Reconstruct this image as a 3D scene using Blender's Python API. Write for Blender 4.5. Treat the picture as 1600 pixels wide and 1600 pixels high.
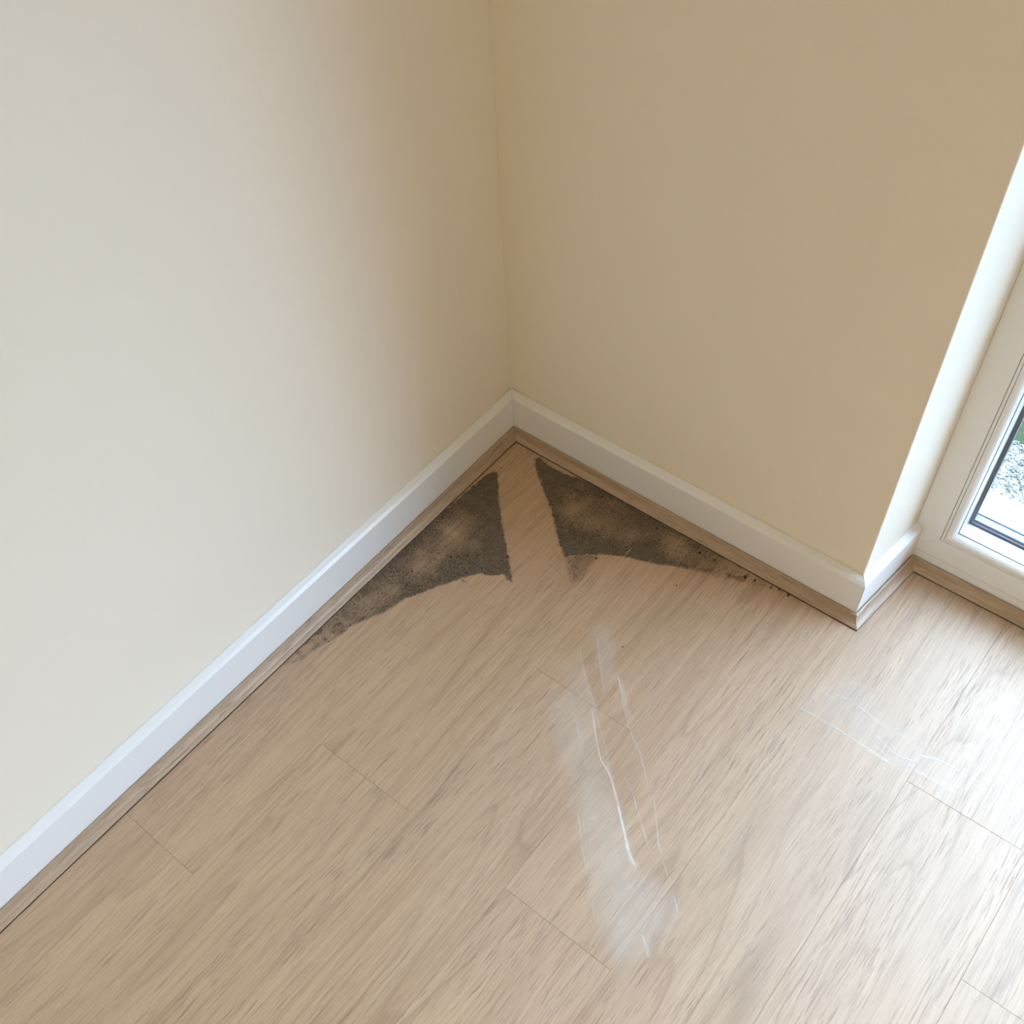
import bpy, bmesh, math, random
import numpy as np
from mathutils import Matrix, Vector, noise as mnoise

for o in list(bpy.data.objects): bpy.data.objects.remove(o, do_unlink=True)
S = bpy.context.scene
COL = S.collection

# ------------------------------------------------------------------ camera, sky, exposure
CAM = np.array([0.95322648, -1.09574568, 1.5])
RM = np.array([[0.777043421560895, 0.6274958323995262, -0.04952273548424954],
               [0.48040253131542987, -0.6420483690378296, -0.5974841418140184],
               [-0.40671480046138575, 0.44048027439912923, -0.800350047759316]])
F, CX, CY = 1679.1226639283448, 784.91680944, 879.89437034
RM_T = RM.T
cd = bpy.data.cameras.new('camera'); cam = bpy.data.objects.new('camera', cd); COL.objects.link(cam)
mw = Matrix.Identity(4)
for i in range(3):
    mw[i][0] = RM[0][i]; mw[i][1] = -RM[1][i]; mw[i][2] = -RM[2][i]; mw[i][3] = CAM[i]
cam.matrix_world = mw
cd.sensor_fit = 'HORIZONTAL'; cd.sensor_width = 36; cd.lens = F / 1600 * 36
cd.shift_x = (800 - CX) / 1600; cd.shift_y = (CY - 800) / 1600
cd.clip_start = 0.02; cd.clip_end = 200
S.camera = cam

S.view_settings.view_transform = 'Standard'
S.view_settings.look = 'None'
S.view_settings.gamma = 1
S.view_settings.use_curve_mapping = False
S.view_settings.exposure = 0.0

SKY = 16.5
w = bpy.data.worlds.new('sky'); S.world = w; w.use_nodes = True
nt = w.node_tree; bgn = nt.nodes['Background']
tc = nt.nodes.new('ShaderNodeTexCoord'); sep = nt.nodes.new('ShaderNodeSeparateXYZ')
rp = nt.nodes.new('ShaderNodeValToRGB')
nt.links.new(tc.outputs['Generated'], sep.inputs[0]); nt.links.new(sep.outputs['Z'], rp.inputs[0])
rp.color_ramp.elements[0].position = 0.0; rp.color_ramp.elements[0].color = (0.262, 0.356, 0.508, 1)
rp.color_ramp.elements[1].position = 0.9; rp.color_ramp.elements[1].color = (0.51, 0.69, 0.97, 1)
nt.links.new(rp.outputs[0], bgn.inputs[0]); bgn.inputs[1].default_value = SKY

# soft sun behind thin haze, low on the right beyond the door
SUN_AZ, SUN_EL = 20, 33
sd = bpy.data.lights.new('hazy_sun', 'SUN'); sd.energy = 2.6; sd.angle = math.radians(22); sd.color = (.56, .72, 0.97)
so = bpy.data.objects.new('hazy_sun', sd); COL.objects.link(so)
az, el = math.radians(SUN_AZ), math.radians(SUN_EL)
so.rotation_euler = Vector((math.cos(el)*math.cos(az), math.cos(el)*math.sin(az), math.sin(el))).to_track_quat('Z', 'Y').to_euler()

# warm ceiling lamp that is on in the room behind the camera
LX, LY = 2.2, -2.6
ld = bpy.data.lights.new('ceiling_lamp_bulb', 'AREA'); ld.shape = 'DISK'; ld.size = .40; ld.energy = 22; ld.color = (1.0, .78, .33)
lo = bpy.data.objects.new('ceiling_lamp_bulb', ld); COL.objects.link(lo); lo.location = (LX, LY, 2.36)

# portal that guides sky sampling through the glazed door (gives no light of its own)
DOOR_X0, DOOR_X1, DOOR_Z1 = 0.7316, 3.30, 2.20
def portal(name, loc, rot, sx, sy):
    l = bpy.data.lights.new(name, 'AREA'); l.shape = 'RECTANGLE'; l.size = sx; l.size_y = sy
    l.cycles.is_portal = True
    o = bpy.data.objects.new(name, l); COL.objects.link(o); o.location = loc; o.rotation_euler = rot
portal('door_portal', ((DOOR_X0 + DOOR_X1) / 2, 0.40, 1.02), (math.radians(-90), 0, 0), DOOR_X1 - DOOR_X0 + .3, 2.44)

# ------------------------------------------------------------------ measured sizes (metres)
W, SPLAY, D = 0.7148, 0.01678, 0.15012      # right wall length, out-of-square reveal, reveal depth
T, H, HS = 0.0138, 0.0994, 0.0896           # skirting thickness, height, height of its face
QH, Q = 0.0202, 0.0168                      # wood-look edge trim height and foot
RX0, RX1, RY0, RY1, RZ = 0.0, 3.8, -3.8, 0.0, 2.45

def floor_pt(px, py, z=0.0):
    d = RM_T @ np.array([(px - CX) / F, (py - CY) / F, 1.0])
    s = (z - CAM[2]) / d[2]
    return (CAM + s * d)[:2]

# ------------------------------------------------------------------ helpers
def tag(o, label=None, cat=None, group=None, kind=None):
    if label: o['label'] = label
    if cat: o['category'] = cat
    if group: o['group'] = group
    if kind: o['kind'] = kind
    return o
def mesh_obj(name, verts, faces, mat, parent=None, smooth=False, mats=None):
    m = bpy.data.meshes.new(name); m.from_pydata([tuple(v) for v in verts], [], [tuple(f) for f in faces])
    for mm in (mats or [mat]): m.materials.append(mm)
    if smooth:
        for p in m.polygons: p.use_smooth = True
    m.update()
    o = bpy.data.objects.new(name, m); COL.objects.link(o)
    if parent: o.parent = parent
    return o
def fix(o):
    bm = bmesh.new(); bm.from_mesh(o.data); bmesh.ops.recalc_face_normals(bm, faces=bm.faces); bm.to_mesh(o.data); bm.free(); return o
def box(name, a, b, mat, parent=None, bevel=0):
    x0, y0, z0 = a; x1, y1, z1 = b
    v = [(x0,y0,z0),(x1,y0,z0),(x1,y1,z0),(x0,y1,z0),(x0,y0,z1),(x1,y0,z1),(x1,y1,z1),(x0,y1,z1)]
    f = [(0,3,2,1),(4,5,6,7),(0,1,5,4),(1,2,6,5),(2,3,7,6),(3,0,4,7)]
    o = mesh_obj(name, v, f, mat, parent)
    if bevel:
        bm = bmesh.new(); bm.from_mesh(o.data)
        bmesh.ops.bevel(bm, geom=bm.edges[:], offset=bevel, segments=1, affect='EDGES'); bm.to_mesh(o.data); bm.free()
    return o
def prism(name, poly, z0, z1, mat, parent=None):
    n = len(poly)
    v = [(x, y, z0) for x, y in poly] + [(x, y, z1) for x, y in poly]
    f = [tuple(range(n))[::-1], tuple(range(n, 2*n))] + [(i, (i+1) % n, n + (i+1) % n, n+i) for i in range(n)]
    return fix(mesh_obj(name, v, f, mat, parent))
def loft(name, rings, mat, parent=None, smooth=False):
    """closed-profile rings joined along their length, capped at both ends"""
    n = len(rings[0]); v = [p for r in rings for p in r]; f = []
    for k in range(len(rings) - 1):
        for i in range(n):
            j = (i + 1) % n; f.append((k*n+i, k*n+j, (k+1)*n+j, (k+1)*n+i))
    f.append(tuple(range(n))); f.append(tuple(range((len(rings)-1)*n, len(rings)*n)))
    return fix(mesh_obj(name, v, f, mat, parent))

# node helpers
class NT:
    def __init__(s, name):
        s.m = bpy.data.materials.new(name); s.m.use_nodes = True; s.t = s.m.node_tree
        s.b = s.t.nodes['Principled BSDF']; s.o = s.t.nodes['Material Output']
    def n(s, t, **k):
        q = s.t.nodes.new(t)
        for a, b in k.items(): setattr(q, a, b)
        return q
    def l(s, a, b): s.t.links.new(a, b)
    def math(s, op, a, b=None, c=None, clamp=False):
        q = s.n('ShaderNodeMath', operation=op, use_clamp=clamp)
        for i, x in enumerate((a, b, c)):
            if x is None: continue
            if isinstance(x, (int, float)): q.inputs[i].default_value = x
            else: s.l(x, q.inputs[i])
        return q.outputs[0]
    def noise(s, vec, scale=1, detail=2, rough=.5, dist=0):
        q = s.n('ShaderNodeTexNoise'); s.l(vec, q.inputs['Vector'])
        q.inputs['Scale'].default_value = scale; q.inputs['Detail'].default_value = detail
        q.inputs['Roughness'].default_value = rough; q.inputs['Distortion'].default_value = dist
        return q.outputs['Fac']
    def vmul(s, vec, xyz):
        q = s.n('ShaderNodeVectorMath', operation='MULTIPLY'); s.l(vec, q.inputs[0]); q.inputs[1].default_value = xyz
        return q.outputs[0]
    def vadd(s, a, b):
        q = s.n('ShaderNodeVectorMath', operation='ADD'); s.l(a, q.inputs[0]); s.l(b, q.inputs[1]); return q.outputs[0]
    def ramp(s, fac, stops, interp='LINEAR'):
        q = s.n('ShaderNodeValToRGB'); s.l(fac, q.inputs[0]); e = q.color_ramp; e.interpolation = interp
        while len(e.elements) > 1: e.elements.remove(e.elements[-1])
        e.elements[0].position = stops[0][0]; e.elements[0].color = (*stops[0][1], 1)
        for p, c in stops[1:]:
            x = e.elements.new(p); x.color = (*c, 1)
        return q.outputs[0]
    def mix(s, fac, a, b, mode='MIX'):
        q = s.n('ShaderNodeMix', data_type='RGBA', blend_type=mode)
        for i, x in ((0, fac), (6, a), (7, b)):
            if isinstance(x, (int, float)): q.inputs[i].default_value = x
            elif isinstance(x, tuple): q.inputs[i].default_value = (*x, 1)
            else: s.l(x, q.inputs[i])
        return q.outputs[2]
    def bump(s, h, strength, dist):
        q = s.n('ShaderNodeBump'); s.l(h, q.inputs['Height']); q.inputs['Strength'].default_value = strength
        q.inputs['Distance'].default_value = dist; s.l(q.outputs[0], s.b.inputs['Normal'])
    def col(s, c):
        if isinstance(c, tuple): s.b.inputs['Base Color'].default_value = (*c, 1)
        else: s.l(c, s.b.inputs['Base Color'])
    def rough(s, v):
        if isinstance(v, (int, float)): s.b.inputs['Roughness'].default_value = v
        else: s.l(v, s.b.inputs['Roughness'])

def lin(r, g, b):
    f = lambda c: (c/255/12.92) if c/255 <= .04045 else ((c/255+.055)/1.055)**2.4
    return (f(r), f(g), f(b))

def paint(name, c, rough=.6, bump=.15, scale=160, spec=.3):
    k = NT(name); g = k.n('ShaderNodeNewGeometry').outputs['Position']
    big = k.noise(g, 3.0, 3, .6); fine = k.noise(g, scale, 3, .6)
    c2 = tuple(x * .965 for x in c)
    k.col(k.mix(big, c2, c)); k.rough(rough); k.b.inputs['Specular IOR Level'].default_value = spec
    k.bump(fine, bump, .0006); return k.m

def wood(name, tone, length_axis='Y', per_object=True, rough=.52, contrast=1.0, ringc=.70, coat=.35):
    """pale oak look laminate: growth-ring arcs, broad streaks and fine short pores along one axis"""
    k = NT(name); tcn = k.n('ShaderNodeTexCoord').outputs['Object']
    if length_axis == 'X':
        sp = k.n('ShaderNodeSeparateXYZ'); k.l(tcn, sp.inputs[0]); cb = k.n('ShaderNodeCombineXYZ')
        k.l(sp.outputs['Z'], cb.inputs['Z']); k.l(sp.outputs['Y'], cb.inputs['X']); k.l(sp.outputs['X'], cb.inputs['Y']); tcn = cb.outputs[0]
    rnd = k.n('ShaderNodeObjectInfo').outputs['Random']
    cb = k.n('ShaderNodeCombineXYZ')
    k.l(k.math('MULTIPLY', rnd, 37.0), cb.inputs['X']); k.l(k.math('MULTIPLY', rnd, 91.0), cb.inputs['Y']); k.l(k.math('MULTIPLY', rnd, 13.0), cb.inputs['Z'])
    p0 = k.vadd(tcn, cb.outputs[0])
    # gentle sideways wander of the fibres
    wob = k.noise(k.vmul(p0, (5.0, 3.2, 5.0)), 1, 2, .5)
    wv = k.n('ShaderNodeCombineXYZ'); k.l(k.math('MULTIPLY', k.math('SUBTRACT', wob, .5), .018), wv.inputs['X'])
    p = k.vadd(p0, wv.outputs[0])
    # growth rings as contour lines of a stretched field
    fld = k.noise(k.vmul(p, (7.5, .80, 4.0)), 1, 1.2, .4)
    ring = k.math('FRACT', k.math('MULTIPLY', fld, 13.0))
    rline = k.ramp(ring, [(0, (0.4,)*3), (.03, (0.0,)*3), (.13, (.62,)*3), (.45, (1.0,)*3), (.98, (.85,)*3), (1, (.4,)*3)])
    rmask = k.ramp(k.noise(k.vmul(p, (9.0, 1.6, 4.0)), 1.7, 2, .5), [(.34, (0, 0, 0)), (.55, (1, 1, 1))])
    fine = k.noise(k.vmul(p, (270.0, 7.0, 60.0)), 1, 4, .72)
    pores = k.noise(k.vmul(p, (430.0, 20.0, 90.0)), 1, 2, .6)
    porm = k.ramp(pores, [(.575, (0, 0, 0)), (.66, (1, 1, 1))])
    pband = k.ramp(k.noise(k.vmul(p, (16.0, 2.2, 6.0)), 1, 2, .5), [(.35, (.15,)*3), (.62, (1, 1, 1))])
    porm = k.math('MULTIPLY', porm, pband)
    broad = k.noise(k.vmul(p, (22.0, 1.4, 8.0)), 1, 3, .55)
    a, b, c, dk = tone
    base = k.mix(k.ramp(broad, [(.30, (0, 0, 0)), (.70, (1, 1, 1))]), a, b)
    base = k.mix(k.math('MULTIPLY', k.ramp(fine, [(.36, (1, 1, 1)), (.60, (0, 0, 0))]), .55 * contrast), base, c)
    inv = k.math('SUBTRACT', 1.0, rline)
    base = k.mix(k.math('MULTIPLY', k.math('MULTIPLY', inv, rmask), ringc * contrast), base, c)
    base = k.mix(k.math('MULTIPLY', porm, .60 * contrast), base, dk)
    lite = k.ramp(k.noise(k.vmul(p, (380.0, 9.0, 70.0)), 1.3, 2, .6), [(.60, (0, 0, 0)), (.70, (1, 1, 1))])
    base = k.mix(k.math('MULTIPLY', lite, .35), base, tuple(min(1, x*1.25) for x in a))
    # faint tone shift from board to board
    base = k.mix(k.math('MULTIPLY', rnd, .10), base, tuple(min(1, x*1.12) for x in a))
    k.col(base)
    k.rough(k.math('ADD', k.math('MULTIPLY', fine, .16), rough - .08))
    k.b.inputs['Specular IOR Level'].default_value = 1.0
    k.b.inputs['Coat Weight'].default_value = coat; k.b.inputs['Coat Roughness'].default_value = .45
    hgt = k.math('SUBTRACT', k.math('MULTIPLY', fine, .5), k.math('MULTIPLY', porm, .6))
    k.bump(hgt, .6, .001)
    return k.m

OAK = ((0.585, 0.395, 0.25), (0.51, 0.335, 0.205), (0.335, 0.20, 0.115), (0.20, 0.105, 0.06))
OAKT = ((0.50, 0.36, 0.25), (0.40, 0.28, 0.185), (0.27, 0.185, 0.12), (0.17, 0.11, 0.07))
M_wall = paint('cream_wall_paint', (0.83, 0.76, 0.665), .62)
M_far = paint('beige_wall_paint', (0.86, 0.72, 0.56), .7)
M_ceil = paint('white_ceiling_paint', (0.86, 0.82, 0.74), .8)
M_gloss = paint('white_gloss_paint', (0.80, 0.80, 0.815), .30, .08, 60, .5)
M_pvc = paint('white_upvc', (0.83, 0.84, 0.87), .28, .04, 90, .5)
M_floor = wood('oak_laminate', OAK, 'Y')
M_trim_y = wood('oak_trim_along_y', OAKT, 'Y', rough=.48, ringc=.12, coat=0.0)
M_trim_x = wood('oak_trim_along_x', OAKT, 'X', rough=.48, ringc=.12, coat=0.0)
k = NT('dark_underlay'); k.col((.22, .15, .10)); k.rough(.9); M_under = k.m
k = NT('black_gasket_rubber'); k.col((.10, .12, .16)); k.rough(.35); M_rubber = k.m
k = NT('grey_spacer_metal'); k.col((.22, .25, .30)); k.rough(.4); k.b.inputs['Metallic'].default_value = .6; M_spacer = k.m
k = NT('chrome'); k.col((.7, .7, .7)); k.rough(.2); k.b.inputs['Metallic'].default_value = 1; M_chrome = k.m
k = NT('sealant'); k.col((.70, .66, .56)); k.rough(.5); M_seal = k.m

def glass_mat():
    k = NT('clear_glass'); t = k.n('ShaderNodeBsdfTransparent'); t.inputs[0].default_value = (.955, .975, .97, 1)
    g = k.n('ShaderNodeBsdfGlossy'); g.inputs['Roughness'].default_value = .01
    lw = k.n('ShaderNodeLayerWeight'); lw.inputs[0].default_value = .5      # Schlick reflectance, same from both faces
    fr = k.math('ADD', k.math('MULTIPLY', k.math('POWER', lw.outputs['Facing'], 5.0), .9), .035)
    mx = k.n('ShaderNodeMixShader'); k.l(fr, mx.inputs[0]); k.l(t.outputs[0], mx.inputs[1]); k.l(g.outputs[0], mx.inputs[2])
    k.l(mx.outputs[0], k.o.inputs[0]); return k.m
M_glass = glass_mat()

# ------------------------------------------------------------------ room shell
TH = 0.30
fl = tag(box('floor', (RX0-.0, RY0, -.030), (RX1, D+.10, -.0085), M_under), kind='structure')
tag(box('wall_left', (-.2, RY0-.2, -.03), (0, TH, RZ), M_wall), 'pale cream painted wall on the left side of the corner', kind='structure')
# right-hand wall with its slightly out-of-square return beside the door
def rounded(poly_pt_prev, p, nxt, r, n=4):
    p = Vector(p); a = (Vector(poly_pt_prev)-p).normalized(); b = (Vector(nxt)-p).normalized()
    out = []
    for i in range(n+1):
        t = i/n; out.append(tuple(p + a*r*(1-t)**2 + b*r*t**2))
    return out
pw = [(0, 0)] + rounded((0, 0), (W, 0), (W+SPLAY, D), .0022) + [(W+SPLAY, D+.0), (W+SPLAY, TH), (0, TH)]
tag(prism('wall_right', pw, -.03, RZ, M_wall), 'cream painted wall to the right of the corner with bright return beside the door', kind='structure')
tag(box('wall_right_far', (DOOR_X1, 0, -.03), (RX1+.2, TH, RZ), M_wall), kind='structure')
tag(box('wall_right_header', (W+SPLAY, 0.0, DOOR_Z1), (DOOR_X1, TH, RZ), M_wall), kind='structure')
tag(box('wall_far_right', (RX1, RY0-.2, -.03), (RX1+.2, 0, RZ), M_far), kind='structure')
tag(box('wall_back', (0, RY0-.2, -.03), (RX1, RY0, RZ), M_far), kind='structure')
tag(box('ceiling', (-.2, RY0-.2, RZ), (RX1+.2, TH, RZ+.15), M_ceil), kind='structure')

# ------------------------------------------------------------------ laminate planks, each its own board
PW = 0.1852; PL = 1.26
ends = {0: -.98, 1: -.7140, 2: -.4030, 3: -.7170, 4: -1.10, 5: -.2235, 6: -.4405, 7: -.95}
rg = random.Random(4)
def plank(x0, x1, y0, y1):
    g = .00012; x0 += g; x1 -= g; y0 += g; y1 -= g
    cx, cy = (x0+x1)/2, (y0+y1)/2; b = .00025; hb = .00025; z0 = -.0085
    hx, hy = (x1-x0)/2, (y1-y0)/2
    v = []
    for (ax, ay, z) in ((hx, hy, z0), (hx, hy, -hb), (hx-b, hy-b, 0)):
        v += [(-ax, -ay, z), (ax, -ay, z), (ax, ay, z), (-ax, ay, z)]
    f = [(3,2,1,0), (8,9,10,11)]
    for kk in (0, 4):
        for i in range(4): f.append((kk+i, kk+(i+1) % 4, kk+4+(i+1) % 4, kk+4+i))
    o = mesh_obj('plank', v, f, M_floor, fl); o.location = (cx, cy, 0); return o
for c in range(int(RX1/PW)+1):
    x0 = c*PW + (0.0 if c else .001); x1 = min((c+1)*PW, RX1)
    e = ends.get(c, -rg.uniform(.1, 1.2))
    ys = [e]
    top = D - .002 if x0 > .6 else -.001
    while ys[0] > RY0: ys.insert(0, ys[0]-PL)
    while ys[-1] < top: ys.append(ys[-1]+PL)
    for a, b in zip(ys[:-1], ys[1:]):
        a = max(a, RY0); b = min(b, top)
        if b - a > .01: 
            if x0 < W+SPLAY < x1 and b > 0:      # board notched round the wall: lay its two pieces
                plank(x0, x1, a, -.0005) if a < -.01 else None
                plank(W+SPLAY+.001, x1, -.0005, b)
            else: plank(x0, x1, a, b)

# ------------------------------------------------------------------ skirting and edge trim
def run(name, path, prof, mat, gap=.00025, label=None, nseg=1, jitter=0, seed=0, kind='structure', parent=None):
    """path: list of 2 (point, mitre-direction) ends; a profile (out, z) is offset along each mitre direction"""
    (p0, m0), (p1, m1) = path
    d = Vector((p1[0]-p0[0], p1[1]-p0[1])).normalized()
    rings = []
    rr = random.Random(seed)
    for i in range(nseg+1):
        t = i/nseg; ring = []
        jo = (rr.uniform(-1, 1)*jitter) if 0 < i < nseg else 0
        for (u, z) in prof:
            a = Vector(p0) + Vector(m0)*u + d*gap; b = Vector(p1) + Vector(m1)*u - d*gap
            q = a.lerp(b, t)
            ring.append((q.x, q.y, z + (jo if z > .5*prof[-1][1] else 0)))
        rings.append(ring)
    cx = sum(r[0] for rg_ in rings for r in rg_)/(len(rings)*len(prof)); cy = sum(r[1] for rg_ in rings for r in rg_)/(len(rings)*len(prof))
    rings = [[(x-cx, y-cy, z) for x, y, z in rg_] for rg_ in rings]
    o = loft(name, rings, mat, parent); o.location = (cx, cy, 0); tag(o, label, kind=kind); return o

SKP = [(0, .0002), (T, .0002), (T, HS-.0012), (T-.0004, HS-.0003), (T-.0012, HS+.0006), (T*.66, HS+.0042), (T*.36, HS+.0068), (T*.12, H-.0006), (0, H)]
QP = [(0, .0001), (Q-.0050, .0001), (Q-.0042, .0013), (Q+.0002, .0016), (Q+.0003, .0022), (Q-.0004, .0034), (Q-.0022, .0046), (Q*.62, .0066), (Q*.44, .0098), (Q*.34, .0136), (Q*.30, .0158),
      (Q*.30, .0164), (Q*.33, .0172), (Q*.30, .0190), (Q*.16, QH-.0002), (.0013, QH), (.0010, QH-.005), (0, QH-.005)]
sl = Vector((W+SPLAY-W, D)).normalized()                # direction of the return wall
nr = Vector((sl.y, -sl.x))                              # its normal, into the room
# mitre at the outer corner: offset u from both wall lines
def isect(u):
    # point at offset u from y=0 (y=-u) and offset u from the return wall
    # (x - W)*nr.x + y*nr.y = u
    return (W + (u + u*nr.y)/nr.x, -u)
mo = Vector(isect(1)) - Vector((W, 0))
mD = Vector((1/nr.x, 0))                                # cut square against the door frame
run('baseboard_left', [((0, RY0), (1, 0)), ((0, 0), (1, -1))], SKP, M_gloss, label='white gloss skirting board along the left wall')
run('baseboard_right', [((0, 0), (1, -1)), ((W, 0), tuple(mo))], SKP, M_gloss, label='white gloss skirting board along the right wall')
run('baseboard_return', [((W, 0), tuple(mo)), ((W+SPLAY, D), tuple(mD))], SKP, M_gloss, label='short white skirting board on the return beside the door')
qi0 = (T, -T)
# edge trim: follows the skirting face
c_in = Vector((T, -T)); c_out = Vector(isect(T)); c_door = Vector((W+SPLAY, D)) + mD*T
run('trim_1', [((T, RY0), (1, 0)), (tuple(c_in), (1, -1))], QP, M_trim_y, label='wood-look scotia trim along the left skirting board')
run('trim_2', [(tuple(c_in), (1, -1)), (tuple(c_out), tuple(mo))], QP, M_trim_x, label='wood-look scotia trim along the right skirting board')
mi = Vector((1/nr.x + 0, -1)) + Vector((-SPLAY/D, 0))*1.0
run('trim_3', [(tuple(c_out), tuple(mo)), (tuple(c_door), tuple(mi))], QP, M_trim_y, label='short wood-look scotia trim on the return beside the door')
run('trim_4', [(tuple(c_door), tuple(mi)), ((DOOR_X1-.002, D), (0, -1))], QP, M_trim_x, label='wood-look scotia trim under the glazed door')

# narrow dark strip laid along the joint between each trim and the floor
k = NT('joint_dark'); k.col((.06, .042, .030)); k.rough(.9); M_joint = k.m
def joint_strip(path, wmin, wmax, seed, parent):
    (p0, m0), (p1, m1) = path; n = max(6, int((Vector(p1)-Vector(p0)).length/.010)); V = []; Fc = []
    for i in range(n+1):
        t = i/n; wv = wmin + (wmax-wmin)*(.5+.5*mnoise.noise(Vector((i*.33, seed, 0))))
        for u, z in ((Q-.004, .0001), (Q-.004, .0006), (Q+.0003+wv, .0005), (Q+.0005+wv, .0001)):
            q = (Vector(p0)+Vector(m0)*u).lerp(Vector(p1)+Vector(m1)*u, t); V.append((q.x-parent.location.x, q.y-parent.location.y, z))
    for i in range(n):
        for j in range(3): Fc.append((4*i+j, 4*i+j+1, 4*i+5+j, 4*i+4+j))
    fix(mesh_obj('joint_line', V, Fc, M_joint, parent))
TR = {o.name: o for o in COL.objects}
joint_strip([((T, RY0), (1, 0)), (tuple(c_in), (1, -1))], .0003, .0011, 1, TR['trim_1'])
joint_strip([(tuple(c_in), (1, -1)), (tuple(c_out), tuple(mo))], .0003, .0011, 2, TR['trim_2'])
joint_strip([(tuple(c_out), tuple(mo)), (tuple(c_door), tuple(mi))], .0000, .0003, 3, TR['trim_3'])
joint_strip([(tuple(c_door), tuple(mi)), ((DOOR_X1-.002, D), (0, -1))], .0001, .0006, 4, TR['trim_4'])

# thin, slightly ragged sealant line where the skirting meets the wall
def sealant(name, p0, m0, p1, m1, seed, label):
    rr = random.Random(seed); n = max(8, int((Vector(p1)-Vector(p0)).length/.012)); rings = []
    for i in range(n+1):
        t = i/n; q = Vector(p0).lerp(Vector(p1), t); m = Vector(m0).lerp(Vector(m1), t)
        hh = .0022 + mnoise.noise(Vector((i*.31, seed, 0)))*.0018 + rr.uniform(-.0003, .0003); oo = .0022 + mnoise.noise(Vector((i*.27, seed+9, 0)))*.0012
        P = [(0, H-.0012), (oo, H-.0022), (oo*.55, H+.0002), (.0004, H+hh), (0, H+hh)]
        rings.append([(q.x+m.x*u, q.y+m.y*u, z) for u, z in P])
    o = loft(name, rings, M_seal); tag(o, label, kind='structure')
sealant('trim_5', (.0001, RY0), (1, 0), (.0001, -.0003), (1, -1), 3, 'thin ragged cream sealant line above the left skirting board')
sealant('trim_6', (.0003, -.0001), (1, -1), (W-.001, -.0001), (1, -1), 7, 'thin ragged cream sealant line above the right skirting board')

# ------------------------------------------------------------------ glazed door
door = bpy.data.objects.new('door_1', None); COL.objects.link(door); door.location = (DOOR_X0, D, 0)
tag(door, 'white plastic framed full-height glazed door at the right edge', kind='structure')
bpy.context.view_layer.update()
def dparent(o): o.parent = door; o.location = o.location - door.location if False else o.location; o.matrix_parent_inverse = door.matrix_world.inverted(); return o
FZ0, FZ1 = .0385, DOOR_Z1-.002
def member_set(prefix, x0, x1, z0, z1, prof, mat, g=.00015, names=('stile', 'rail')):
    out = []
    # left, right stiles
    out.append(loft(prefix+names[0], [[(x0+u, D+y, z0+u+g) for u, y in prof], [(x0+u, D+y, z1-u-g) for u, y in prof]], mat))
    out.append(loft(prefix+names[0], [[(x1-u, D+y, z0+u+g) for u, y in prof], [(x1-u, D+y, z1-u-g) for u, y in prof]], mat))
    out.append(loft(prefix+names[1], [[(x0+u+g, D+y, z0+u) for u, y in prof], [(x1-u-g, D+y, z0+u) for u, y in prof]], mat))
    out.append(loft(prefix+names[1], [[(x0+u+g, D+y, z1-u) for u, y in prof], [(x1-u-g, D+y, z1-u) for u, y in prof]], mat))
    for o in out: dparent(o)
    return out
OUT = [(0, 0), (.0438, 0), (.0443, .0006), (.0443, .070), (0, .070)]
SASH = [(.0451, .0008), (.0456, .0001), (.0492, -.0002), (.0498, .0008), (.0498, .0125), (.0650, .0125), (.0682, .0400), (.0682, .0660), (.0655, .0720), (.0451, .0720)]
BEAD = [(.0503, .0010), (.0508, -.0002), (.0530, -.0010), (.0556, -.0008), (.0580, .0004), (.0604, .0026), (.0624, .0056), (.0638, .0090), (.0644, .0121), (.0503, .0121)]
GASK = [(.0684, .0375), (.0716, .0392), (.0716, .0405), (.0684, .0405)]
SPAC = [(.0684, .0455), (.0738, .0455), (.0738, .0585), (.0684, .0585)]
GASK2 = [(.0684, .0635), (.0716, .0635), (.0712, .0655), (.0684, .0660)]
SEAM = [(.0442, .0010), (.0452, .0010), (.0452, .0040), (.0442, .0040)]
SEAM2 = [(.0642, .0116), (.0653, .0116), (.0653, .0128), (.0642, .0128)]
k = NT('grey_seam'); k.col((.16, .16, .17)); k.rough(.7); M_seam = k.m  # grey strips set into the frame grooves, bead edges and sill gap
mid = (DOOR_X0 + DOOR_X1)/2
member_set('frame_', DOOR_X0+.0004, DOOR_X1-.0004, FZ0, FZ1, OUT, M_pvc)
for (a, b) in ((DOOR_X0+.0004, mid), (mid, DOOR_X1-.0004)):
    member_set('sash_', a, b, FZ0, FZ1, SASH, M_pvc)
    member_set('glazing_bead', a, b, FZ0, FZ1, BEAD, M_pvc, names=('', ''))
    member_set('seam_strip', a, b, FZ0, FZ1, SEAM, M_seam, names=('', ''))
    member_set('seam_strip', a, b, FZ0, FZ1, SEAM2, M_seam, names=('', ''))
    member_set('gasket', a, b, FZ0, FZ1, GASK, M_rubber, names=('', ''))
    member_set('spacer_bar', a, b, FZ0, FZ1, SPAC, M_spacer, names=('', ''))
    member_set('gasket', a, b, FZ0, FZ1, GASK2, M_rubber, names=('', ''))
    for (y0, y1) in ((.0408, .0450), (.0590, .0630)):
        dparent(box('glass_pane', (a+.0686, D+y0, FZ0+.0686), (b-.0686, D+y1, FZ1-.0686), M_glass))
dparent(box('seam_strip', (DOOR_X0+.0004, D+.0022, .0362), (DOOR_X1-.0004, D+.02, .0384), M_seam))
dparent(box('mullion', (mid-.0443, D, FZ0+.0446), (mid+.0443, D+.069, FZ1-.0446), M_pvc))
dparent(box('sill_strip', (DOOR_X0+.0004, D+.0008, .0004), (DOOR_X1-.0004, D+.10, .0368), M_pvc, bevel=.0004))

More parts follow.
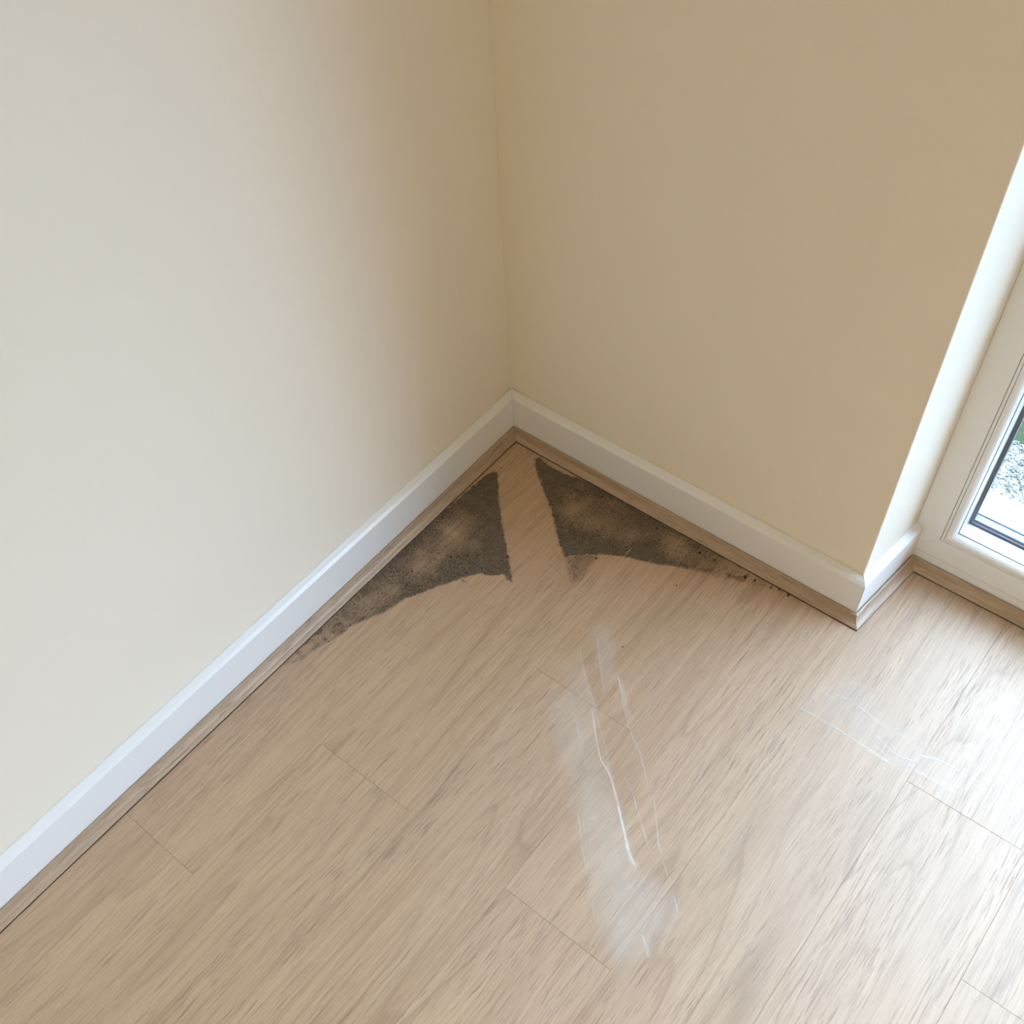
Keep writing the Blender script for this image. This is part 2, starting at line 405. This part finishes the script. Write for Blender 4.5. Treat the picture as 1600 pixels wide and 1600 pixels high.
# the ceiling lamp's fitting: rim and glowing diffuser disc
def disc(name, r, z0, z1, mat, parent, r2=None):
    n = 40; r2 = r2 or r
    V = [(math.cos(i*math.tau/n)*r, math.sin(i*math.tau/n)*r, z0) for i in range(n)] + [(math.cos(i*math.tau/n)*r2, math.sin(i*math.tau/n)*r2, z1) for i in range(n)]
    Fc = [tuple(range(n)), tuple(range(n, 2*n))] + [(i, (i+1) % n, n+(i+1) % n, n+i) for i in range(n)]
    return fix(mesh_obj(name, V, Fc, mat, parent))
lamp = bpy.data.objects.new('ceiling_lamp', None); COL.objects.link(lamp); lamp.location = (LX, LY, RZ)
tag(lamp, 'round flush ceiling lamp with a warm glowing diffuser, in the room behind the viewer', 'lamp')
k = NT('lamp_diffuser'); k.b.inputs['Emission Color'].default_value = (1, .80, .45, 1); k.b.inputs['Emission Strength'].default_value = 4; k.col((.8, .75, .65)); M_diff = k.m
disc('lamp_base', .23, -.03, 0, M_gloss, lamp); disc('lamp_shade', .205, -.075, -.03, M_diff, lamp, .225)

# ------------------------------------------------------------------ outside ground
k = NT('pale_concrete'); g = k.n('ShaderNodeNewGeometry').outputs['Position']; k.col(k.ramp(k.noise(g, 40, 4), [(.3, (.62, .62, .61)), (.7, (.72, .72, .71))])); k.rough(.9); M_conc = k.m
k = NT('gravel_bedding'); g = k.n('ShaderNodeNewGeometry').outputs['Position']; k.col(k.ramp(k.noise(g, 120, 4), [(.35, (.26, .24, .22)), (.65, (.38, .36, .33))])); k.rough(.95); M_grbed = k.m
k = NT('gravel_stone'); k.col(k.ramp(k.noise(k.n('ShaderNodeNewGeometry').outputs['Position'], 60, 1), [(.35, (.17, .155, .14)), (.5, (.32, .30, .27)), (.65, (.48, .45, .40))])); k.rough(.8); M_stone = k.m
k = NT('soil_turf'); k.col((.03, .05, .02)); k.rough(1); M_turf = k.m
k = NT('grass_blade'); k.col(k.ramp(k.noise(k.n('ShaderNodeNewGeometry').outputs['Position'], 90, 2), [(.35, (.12, .15, .045)), (.65, (.36, .38, .14))])); k.rough(.6); M_grass = k.m
GZ = -.12
tag(box('patio', (-8, D+.11, GZ-.1), (12, .498, GZ), M_conc), 'pale concrete path outside the glazed door', kind='structure')
tag(box('gravel_bed', (-8, .498, GZ-.1), (12, .652, GZ-.006), M_grbed), 'strip of grey gravel outside beyond the pale path', kind='structure')
tag(box('lawn', (-30, .652, GZ-.1), (40, 60, GZ-.004), M_turf), 'green lawn beyond the gravel strip outside', kind='structure')
rr = random.Random(11); V = []; Fc = []
for i in range(7000):
    x = rr.uniform(.55, 1.45); y = rr.uniform(.50, .652); r = rr.uniform(.0013, .0030); b = len(V); a0 = rr.uniform(0, 6.28)
    for kx in range(4):
        a = a0 + kx*1.571; V.append((x+math.cos(a)*r*rr.uniform(.7, 1.2), y+math.sin(a)*r*rr.uniform(.7, 1.2), GZ-.004+rr.uniform(0, .003)))
    V += [(x, y, GZ-.003+r*rr.uniform(.6, 1.1)), (x, y, GZ-.010)]
    for kx in range(4): Fc += [(b+kx, b+(kx+1) % 4, b+4), (b+(kx+1) % 4, b+kx, b+5)]
tag(mesh_obj('gravel', V, Fc, M_stone), 'loose grey gravel stones outside the glazed door', 'gravel', kind='stuff')
V = []; Fc = []
for i in range(14000):
    x = rr.uniform(.55, 1.7); y = rr.uniform(.655, 1.5); h = rr.uniform(.012, .03); a = rr.uniform(0, 6.28); wd = rr.uniform(.0008, .0016); b = len(V)
    lx, ly = rr.uniform(-.01, .01), rr.uniform(-.01, .01)
    V += [(x-math.cos(a)*wd, y-math.sin(a)*wd, GZ-.006), (x+math.cos(a)*wd, y+math.sin(a)*wd, GZ-.006), (x+lx, y+ly, GZ-.006+h)]; Fc.append((b, b+1, b+2))
tag(mesh_obj('grass', V, Fc, M_grass), 'short green grass outside the glazed door', 'grass', kind='stuff')

# ------------------------------------------------------------------ dust on the floor
def sdist(P, poly):
    """signed distance (inside positive) of Nx2 points to a polygon, and the index of the nearest edge"""
    poly = np.array(poly); n = len(poly); best = np.full(len(P), 1e9); idx = np.zeros(len(P), int); ins = np.zeros(len(P), bool)
    for i in range(n):
        a = poly[i]; b = poly[(i+1) % n]; ab = b-a; t = np.clip(((P-a)@ab)/(ab@ab), 0, 1); d = np.linalg.norm(P-(a+t[:, None]*ab), axis=1)
        m = d < best; best[m] = d[m]; idx[m] = i
        cnd = ((a[1] > P[:, 1]) != (b[1] > P[:, 1])); xi = (b[0]-a[0])*(P[:, 1]-a[1])/(b[1]-a[1]+1e-12)+a[0]; ins ^= cnd & (P[:, 0] < xi)
    return np.where(ins, best, -best), idx
def pdist(P, pts):
    pts = np.array(pts); best = np.full(len(P), 1e9)
    for a, b in zip(pts[:-1], pts[1:]):
        ab = b-a; t = np.clip(((P-a)@ab)/(ab@ab), 0, 1); best = np.minimum(best, np.linalg.norm(P-(a+t[:, None]*ab), axis=1))
    return best
def fp(l): return [tuple(floor_pt(*q)) for q in l]
def vnoise(P, s, seed):
    """smooth value noise, vectorised"""
    r = np.random.RandomState(seed); G = r.rand(256, 256); Qp = P*s + 1000.37; i = np.floor(Qp).astype(int); f = Qp-i; f = f*f*(3-2*f)
    g = lambda dx, dy: G[(i[:, 0]+dx) % 256, (i[:, 1]+dy) % 256]
    return (g(0, 0)*(1-f[:, 0])+g(1, 0)*f[:, 0])*(1-f[:, 1]) + (g(0, 1)*(1-f[:, 0])+g(1, 1)*f[:, 0])*f[:, 1]
def sstep(a, b, x):
    t = np.clip((x-a)/(b-a), 0, 1); return t*t*(3-2*t)

k = NT('fine_grey_dust'); att = k.n('ShaderNodeAttribute', attribute_name='film_amount').outputs['Fac']
g = k.n('ShaderNodeNewGeometry').outputs['Position']
spk = k.noise(g, 560, 3, .8); spk2 = k.noise(g, 900, 2, .7); cl = k.noise(g, 60, 3, .6)
al = k.math('ADD', att, k.math('MULTIPLY', k.math('SUBTRACT', spk, .5), k.math('MULTIPLY', k.math('MINIMUM', att, .60), 3.0)), clamp=True)
dc = k.mix(k.ramp(spk2, [(.35, (0, 0, 0)), (.65, (1, 1, 1))]), (.105, .082, .064), (.27, .215, .165))
dc = k.mix(k.math('MULTIPLY', cl, .5), dc, (.18, .14, .105))
k.col(dc); k.rough(.95); k.b.inputs['Specular IOR Level'].default_value = .1
k.bump(spk, .6, .001)
tr = k.n('ShaderNodeBsdfTransparent'); mx = k.n('ShaderNodeMixShader'); k.l(al, mx.inputs[0]); k.l(tr.outputs[0], mx.inputs[1]); k.l(k.b.outputs[0], mx.inputs[2]); k.l(mx.outputs[0], k.o.inputs[0])
M_dust = k.m
def solid(name, c, r=.9):
    k = NT(name); k.col(c); k.rough(r); return k.m
M_g1 = solid('dark_grain', (.042, .031, .025)); M_g2 = solid('brown_grain', (.09, .055, .035)); M_g3 = solid('pale_grain', (.55, .50, .42), .5)

def film(name, bounds, step, dens, relief, mats, label, cat, grains=0, seed=1, gz=(.0003, .0011), z0=.0004):
    (xa, xb), (ya, yb) = bounds; nx = int((xb-xa)/step); ny = int((yb-ya)/step)
    xs = np.linspace(xa, xb, nx+1); ys = np.linspace(ya, yb, ny+1); X, Y = np.meshgrid(xs, ys); P = np.stack([X.ravel(), Y.ravel()], 1)
    dd = dens(P); keep = dd > .012
    K = keep.reshape(ny+1, nx+1); cell = K[:-1, :-1] | K[1:, :-1] | K[:-1, 1:] | K[1:, 1:]
    jj, ii = np.nonzero(cell); a = jj*(nx+1)+ii
    quads = np.stack([a, a+1, a+nx+2, a+nx+1], 1)
    used, inv = np.unique(quads, return_inverse=True); quads = inv.reshape(-1, 4)
    Z = z0 + dd[used]*relief*(.4+.6*vnoise(P[used], 260, 5))
    V = np.column_stack([P[used], Z]); nv = len(V); den = dd[used]
    GV = []; GF = []; GM = []
    if grains:
        r = np.random.RandomState(seed); cnt = 0
        C = np.column_stack([r.uniform(xa, xb, grains*12), r.uniform(ya, yb, grains*12)]); dc_ = dens(C)
        C = C[r.rand(len(C)) < np.clip(dc_, 0, 1)**1.3*.9][:grains]
        for (x, y) in C:
            s = gz[0] + (gz[1]-gz[0])*r.rand()**2.5; b = nv+len(GV); a0 = r.rand()*6.28; el = r.uniform(.7, 1.5)
            for t in range(3):
                an = a0+t*2.09; GV.append((x+math.cos(an)*s*el, y+math.sin(an)*s, z0+.0001+s*.2*r.rand()))
            GV.append((x+r.uniform(-.3, .3)*s, y+r.uniform(-.3, .3)*s, z0+s*r.uniform(.8, 1.4)))
            GF += [(b, b+1, b+3), (b+1, b+2, b+3), (b+2, b, b+3)]
            m = 1 if r.rand() < .80 else (2 if r.rand() < .70 else 3); GM += [m]*3
    m = bpy.data.meshes.new(name)
    m.from_pydata(V.tolist()+GV, [], quads.tolist()+GF)
    for mm in mats: m.materials.append(mm)
    m.polygons.foreach_set('material_index', [0]*len(quads)+GM)
    at = m.attributes.new('film_amount', 'FLOAT', 'POINT'); at.data.foreach_set('value', den.tolist()+[1.0]*len(GV))
    m.update()
    # origin at the middle of the film
    o = bpy.data.objects.new(name, m); COL.objects.link(o)
    tag(o, label, cat, kind='stuff'); return o

def blobs(P, L):
    s = np.zeros(len(P))
    for (px, py, r, a) in L:
        c = np.array(floor_pt(px, py)); s += a*np.exp(-((P-c)**2).sum(1)/(2*(r*.001)**2))
    return s
FOOT = T + Q + .0006
polyL = fp([(771,737),(777,738),(778,762),(779,787),(783,812),(786,835),(791,855),(794,872),(797,890),(800,909),(794,905),(786,897),(769,899),(750,896),(734,900),(719,904),(701,911),(670,921),(631,936),(600,957),(587,962),(562,973),(550,978),(534,990),(503,1010),(462,1035),(440,1040),(455,1020)]) \
        + [(FOOT, -.52), (FOOT, -.34), (FOOT, -.25), (.0345, -.21), (.037, -.16), (.040, -.125)]
def densL(P):
    s, ix = sdist(P, polyL)
    n1 = vnoise(P, 180, 1); n2 = vnoise(P, 60, 2)
    edge = sstep(-.0030, .0036, s + (n1-.5)*.003 + (vnoise(P, 420, 77)-.5)*.002)
    d = .55 + .26*np.exp(-np.maximum(s, 0)/.016)                               # heavier towards its rim
    d += blobs(P, [(770,760,14,.3),(765,800,18,.4),(775,850,18,.4),(750,885,16,.15),(690,800,10,.2),(735,785,14,.2),(700,895,12,.25),(640,925,14,.15)])
    d -= blobs(P, [(712,830,24,.42),(735,812,14,.22),(655,880,24,.30),(610,920,18,.22),(750,850,10,.12),(575,950,14,.18),(690,860,16,.16)])
    # the far tail thins into loose specks
    far = sstep(-.36, -.60, P[:, 1]) if False else np.clip((-P[:, 1]-.40)/.22, 0, 1)
    d = d*(1-far*.55) + (n2-.5)*.25
    d = d*np.where(far > 0, 1-far*.6*(vnoise(P, 130, 9) < .55), 1)
    return np.clip(d, 0, 1)*edge*sstep(.0290, .0312, P[:, 0])
polyR = fp([(836,717),(843,716),(850,722),(857,728),(868,734),(879,739),(892,745),(905,747)]) + [(.20, -FOOT), (.33, -FOOT), (.45, -FOOT), (.60, -FOOT)] \
        + fp([(1225,926),(1189,917),(1143,904),(1105,897),(1070,887),(1045,884),(1020,880),(995,874),(970,868),(945,866),(920,866),(890,868),(884,872),(879,862),(876,850),(871,837),(868,822),(865,809),(861,796),(857,785),(852,772),(847,759),(842,745),(838,731)])
softR = fp([(880,862),(935,866),(922,888),(905,908),(893,912),(886,890)])
softL = fp([(760,897),(798,908),(800,925),(790,925)])
def densR(P):
    s, ix = sdist(P, polyR)
    n1 = vnoise(P, 180, 3); n2 = vnoise(P, 55, 4)
    edge = sstep(-.0030, .0036, s + (n1-.5)*.003 + (vnoise(P, 420, 78)-.5)*.002)
    d = .52 + .26*np.exp(-np.maximum(s, 0)/.012)
    d += blobs(P, [(845,730,14,.3),(855,760,12,.25),(885,745,12,.2),(875,855,14,.3),(905,850,18,.4),(945,858,16,.3),(985,865,14,.25),(1010,852,16,.2),(935,765,12,.15)])
    d -= blobs(P, [(900,795,22,.26),(940,820,24,.26),(985,835,16,.16),(1060,855,18,.30),(1040,840,14,.22),(960,790,16,.10)])
    far = np.clip((P[:, 0]-.40)/.14, 0, 1)
    d = d*(1-far*.55) + (n2-.5)*.25
    d = d*np.where(far > 0, 1-far*.75*(vnoise(P, 110, 12) < .58), 1)
    soft, _ = sdist(P, softR)
    return np.maximum(np.clip(d, 0, 1)*edge, .27*sstep(-.006, .010, soft)*(.8+.3*n1))*sstep(-.0290, -.0312, P[:, 1])
film('dust_patch', ((.02, .26), (-.72, -.08)), .0016, densL, .0007, [M_dust, M_g1, M_g2, M_g3], 'dark grey-brown dust patch along the left wall with one wiped straight edge', 'dust', 8500, 5, gz=(.00035, .0013))
film('dust_patch', ((.06, .66), (-.30, -.02)), .0016, densR, .0007, [M_dust, M_g1, M_g2, M_g3], 'dark brown triangular dust patch along the right wall tapering into crumbs', 'dust', 8500, 8, gz=(.00035, .0013))

# ------------------------------------------------------------------ pale dried wipe marks
k = NT('dried_wipe_film'); att = k.n('ShaderNodeAttribute', attribute_name='film_amount').outputs['Fac']
k.col((.95, .87, .78)); k.rough(.7)
tr = k.n('ShaderNodeBsdfTransparent'); mx = k.n('ShaderNodeMixShader'); k.l(att, mx.inputs[0]); k.l(tr.outputs[0], mx.inputs[1]); k.l(k.b.outputs[0], mx.inputs[2]); k.l(mx.outputs[0], k.o.inputs[0])
M_film = k.m
LN = [  # pixels of each streak in the photo turned into floor positions, half width mm, strength
 ([(925,1112),(937,1181),(953,1212),(969,1272),(981,1325)], 1.3, .50), ([(966,1262),(981,1325),(994,1356)], 1.6, .40), ([(978,1322),(987,1350)], 4, .22),
 ([(930,1118),(944,1160),(955,1212)], 1.4, .22),
 ([(966,1059),(981,1131),(1000,1178),(1012,1228)], .9, .34), ([(1020,1240),(1025,1275),(1030,1322),(1045,1375)], .9, .36), ([(1053,1400),(1059,1425)], 1.2, .42),
 ([(975,1215),(987,1234),(1000,1281),(1014,1326)], .9, .34), ([(968,1060),(984,1120)], 3.5, .20),
 ([(903,1270),(911,1330),(921,1380),(930,1438)], 1.0, .24), ([(909,1270),(918,1335),(930,1400)], .9, .17), ([(915,1280),(926,1350)], .8, .14),
 ([(1004,1461),(1013,1495)], 1.0, .36), ([(1009,1470),(1019,1495)], .8, .20), ([(895,1090),(903,1140),(917,1210)], 1.0, .16), ([(905,1010),(915,1060),(932,1112)], 1.6, .18), ([(933,1000),(943,1080)], 1.4, .22)]
hz1 = fp([(858,1095),(905,1062),(925,1090),(937,1181),(953,1212),(975,1290),(992,1356),(1040,1390),(1062,1425),(1010,1490),(965,1515),(935,1445),(920,1380),(905,1290),(885,1225),(868,1150)])
hz2 = fp([(915,975),(955,975),(968,1060),(945,1078),(930,1020)])
hz3 = fp([(905,1020),(918,1040),(935,1110),(915,1085),(880,1060),(850,1040)])
clean = [tuple(floor_pt(*q)) for q in [(885,890),(905,970),(920,1030),(934,1085),(946,1140),(962,1210),(978,1270)]]
def smooth(pts, n=5):
    P = [np.array(p, float) for p in pts]
    if len(P) < 3: return np.array(P)
    P = [2*P[0]-P[1]] + P + [2*P[-1]-P[-2]]; out = []
    for a, b, c, d in zip(P[:-3], P[1:-2], P[2:-1], P[3:]):
        for j in range(n):
            t = j/n; out.append(.5*(2*b + (c-a)*t + (2*a-5*b+4*c-d)*t*t + (3*b-a-3*c+d)*t**3))
    out.append(P[-2]); return np.array(out)
LW = [(smooth(fp(l)), hw*.001, a) for l, hw, a in LN]
def densS(P):
    n = .5*vnoise(P, 24, 21)+.5*vnoise(P, 60, 20); n2 = vnoise(P*np.array([1, .10]), 420, 22)
    d = .24*sstep(-.020, .026, sdist(P, hz1)[0])*(.5+.8*n) + .17*sstep(-.010, .014, sdist(P, hz2)[0]) + .10*sstep(-.012, .018, sdist(P, hz3)[0])
    d *= .88+.24*n2
    cw = .0065; d *= 1-.9*np.exp(-(pdist(P, clean)/cw)**4)
    for l, hw, a in LW:
        d = d + a*np.exp(-(pdist(P, l)/hw)**2)*(.7+.6*vnoise(P, 45, 23))
    return np.clip(d, 0, .8)
film('wipe_mark', ((.25, .95), (-.80, -.22)), .0014, densS, 0, [M_film], 'pale chalky wipe streaks down the middle of the laminate floor', 'stain', z0=.0003)
LN2 = [([(1250,1106),(1290,1128),(1320,1146),(1350,1166),(1390,1192)], 1.3, .45), ([(1290,1081),(1330,1095),(1352,1112),(1390,1140),(1440,1165)], 1.2, .22), ([(1310,1058),(1345,1070)], 1.0, .25),
       ([(1370,1150),(1400,1178),(1435,1192)], 1.4, .35), ([(1365,1165),(1395,1188),(1425,1200)], 1.0, .35), ([(1430,1205),(1460,1220),(1488,1238)], 1.3, .5), ([(1345,1168),(1385,1190)], 1.0, .3), ([(1438,1180),(1470,1188),(1500,1205)], 2.5, .3)]
LW2 = [(smooth(fp(l)), hw*.001, a) for l, hw, a in LN2]
hz4 = fp([(1256,1108),(1290,1075),(1335,1060),(1400,1120),(1440,1165),(1500,1200),(1492,1240),(1440,1208),(1390,1195),(1330,1150)])
def densT(P):
    n = .5*vnoise(P, 24, 31)+.5*vnoise(P, 60, 30)
    d = .20*sstep(-.024, .030, sdist(P, hz4)[0])*(.5+.8*n)
    for l, hw, a in LW2: d = d + a*np.exp(-(pdist(P, l)/hw)**2)*(.6+.7*vnoise(P, 45, 33))
    return np.clip(d, 0, .8)
film('wipe_mark', ((.68, 1.12), (-.36, .02)), .0014, densT, 0, [M_film], 'faint curved pale wipe mark on the floor in front of the glazed door', 'stain', z0=.0003)

# ------------------------------------------------------------------ larger crumbs and fibres
def crumb(px, py, r, label, seed, mat=None, group=None, z=0.0, flat=.65):
    bm = bmesh.new(); bmesh.ops.create_icosphere(bm, subdivisions=2, radius=r)
    q = random.Random(seed); off = Vector((q.uniform(0, 9), q.uniform(0, 9), q.uniform(0, 9)))
    for v in bm.verts:
        v.co *= 1 + .45*mnoise.noise(v.co/r*1.3+off); v.co.z *= flat
    zmin = min(v.co.z for v in bm.verts)
    for v in bm.verts: v.co.z -= zmin
    m = bpy.data.meshes.new('crumb'); bm.to_mesh(m); bm.free(); m.materials.append(mat or M_g1)
    o = bpy.data.objects.new('crumb', m); COL.objects.link(o); p = floor_pt(px, py); o.location = (p[0], p[1], z)
    tag(o, label, 'crumb', group); return o
G = 'loose dark crumbs on the floor'
for i, (px, py, r, lb) in enumerate([
    (783, 732, .0013, 'tiny dark crumb alone on the clean strip between the dust patches near the corner'),
    (1093, 865, .0027, 'largest black crumb in the thin tail of the right dust patch'),
    (1116, 876, .0019, 'dark crumb just right of the largest crumb by the right trim'),
    (1164, 903, .0025, 'black crumb about halfway along the crumb trail by the right trim'),
    (1179, 908, .0021, 'black crumb directly right of the halfway crumb by the right trim'),
    (1204, 919, .0013, 'small round crumb third from the right end of the crumb trail'),
    (1217, 922, .0016, 'small crumb second from the right end of the crumb trail'),
    (1232, 931, .0024, 'black flattened crumb at the right end of the crumb trail, beside the trim'),
    (932, 873, .0017, 'dark crumb just below the lower edge of the right dust patch'),
    (933, 830, .0016, 'dark crumb in the brown middle of the right dust patch'),
    (941, 777, .0018, 'dark crumb in the upper part of the right dust patch near the trim'),
    (1027, 827, .0019, 'dark crumb by the trim above the narrow end of the right dust patch'),
    (1057, 915, .0014, 'lone dark crumb on clean laminate below the right dust patch'),
    (973, 1011, .0013, 'small brown crumb on the pale floor beside the wipe streaks'),
    (705, 871, .0019, 'dark crumb in the lighter middle of the left dust patch'),
    (730, 869, .0015, 'dark crumb between the middle and the wiped edge of the left dust patch'),
    (728, 896, .0017, 'dark crumb on the lower rim of the left dust patch'),
    (758, 897, .0017, 'dark crumb at the lower right rim of the left dust patch'),
    (793, 871, .0020, 'dark crumb on the straight wiped edge of the left dust patch')]):
    crumb(px, py, r, lb, 40+i, group=G, z=.0006 if lb.find('patch') > 0 and 'below' not in lb and 'clean' not in lb else .0001)
def fibre(pts, r, mat, label, cat):
    P = [floor_pt(*q) for q in pts]; rings = []
    for i, p in enumerate(P):
        a = P[max(0, i-1)]; b = P[min(len(P)-1, i+1)]; d = (b-a)/np.linalg.norm(b-a); n = np.array([-d[1], d[0]]); rr_ = r*(.5 if i in (0, len(P)-1) else 1)
        rings.append([(p[0]+n[0]*rr_*math.cos(t), p[1]+n[1]*rr_*math.cos(t), .0009+rr_+rr_*.8*math.sin(t)) for t in (0, 1.26, 2.51, 3.77, 5.03)])
    o = loft(cat, rings, mat); tag(o, label, cat)
fibre([(975, 871), (981, 863), (987, 857)], .0007, M_g3, 'pale thin splinter lying across the lower edge of the right dust patch', 'splinter')
fibre([(719, 905), (724, 908), (730, 911)], .0006, M_g2, 'short dark fibre lying just below the left dust patch', 'fibre')

# tiny dark flecks where the paint meets the skirting in the corner
rr = random.Random(6); V = []; Fc = []
def fleck(c, ax, l, t, dn):
    b = len(V); c = Vector(c); u = Vector(ax)*l; n = Vector(dn)*.0005; zz = Vector((0, 0, t))
    V.extend([tuple(c-u), tuple(c+u*.3-zz), tuple(c+u), tuple(c-u*.2+zz), tuple(c+n)])
    Fc.extend([(b, b+1, b+4), (b+1, b+2, b+4), (b+2, b+3, b+4), (b+3, b, b+4), (b+3, b+2, b+1, b)])
for i in range(9):
    a = .004 + .050*(i/9)**1.3 + rr.uniform(0, .004); fleck((.0006, -a, H+rr.uniform(.001, .0045)), (0, 1, 0), rr.uniform(.0008, .0024), rr.uniform(.0003, .0007), (1, 0, 0))
for i in range(9):
    a = .004 + .075*(i/9)**1.3 + rr.uniform(0, .004); fleck((a, -.0006, H+rr.uniform(.001, .0045)), (1, 0, 0), rr.uniform(.0008, .0026), rr.uniform(.0003, .0007), (0, -1, 0))
tag(mesh_obj('paint_flecks', V, Fc, solid('olive_fleck', (.20, .17, .10))), 'tiny dark flecks on the paint edge above the skirting in the corner', 'flecks', kind='stuff')
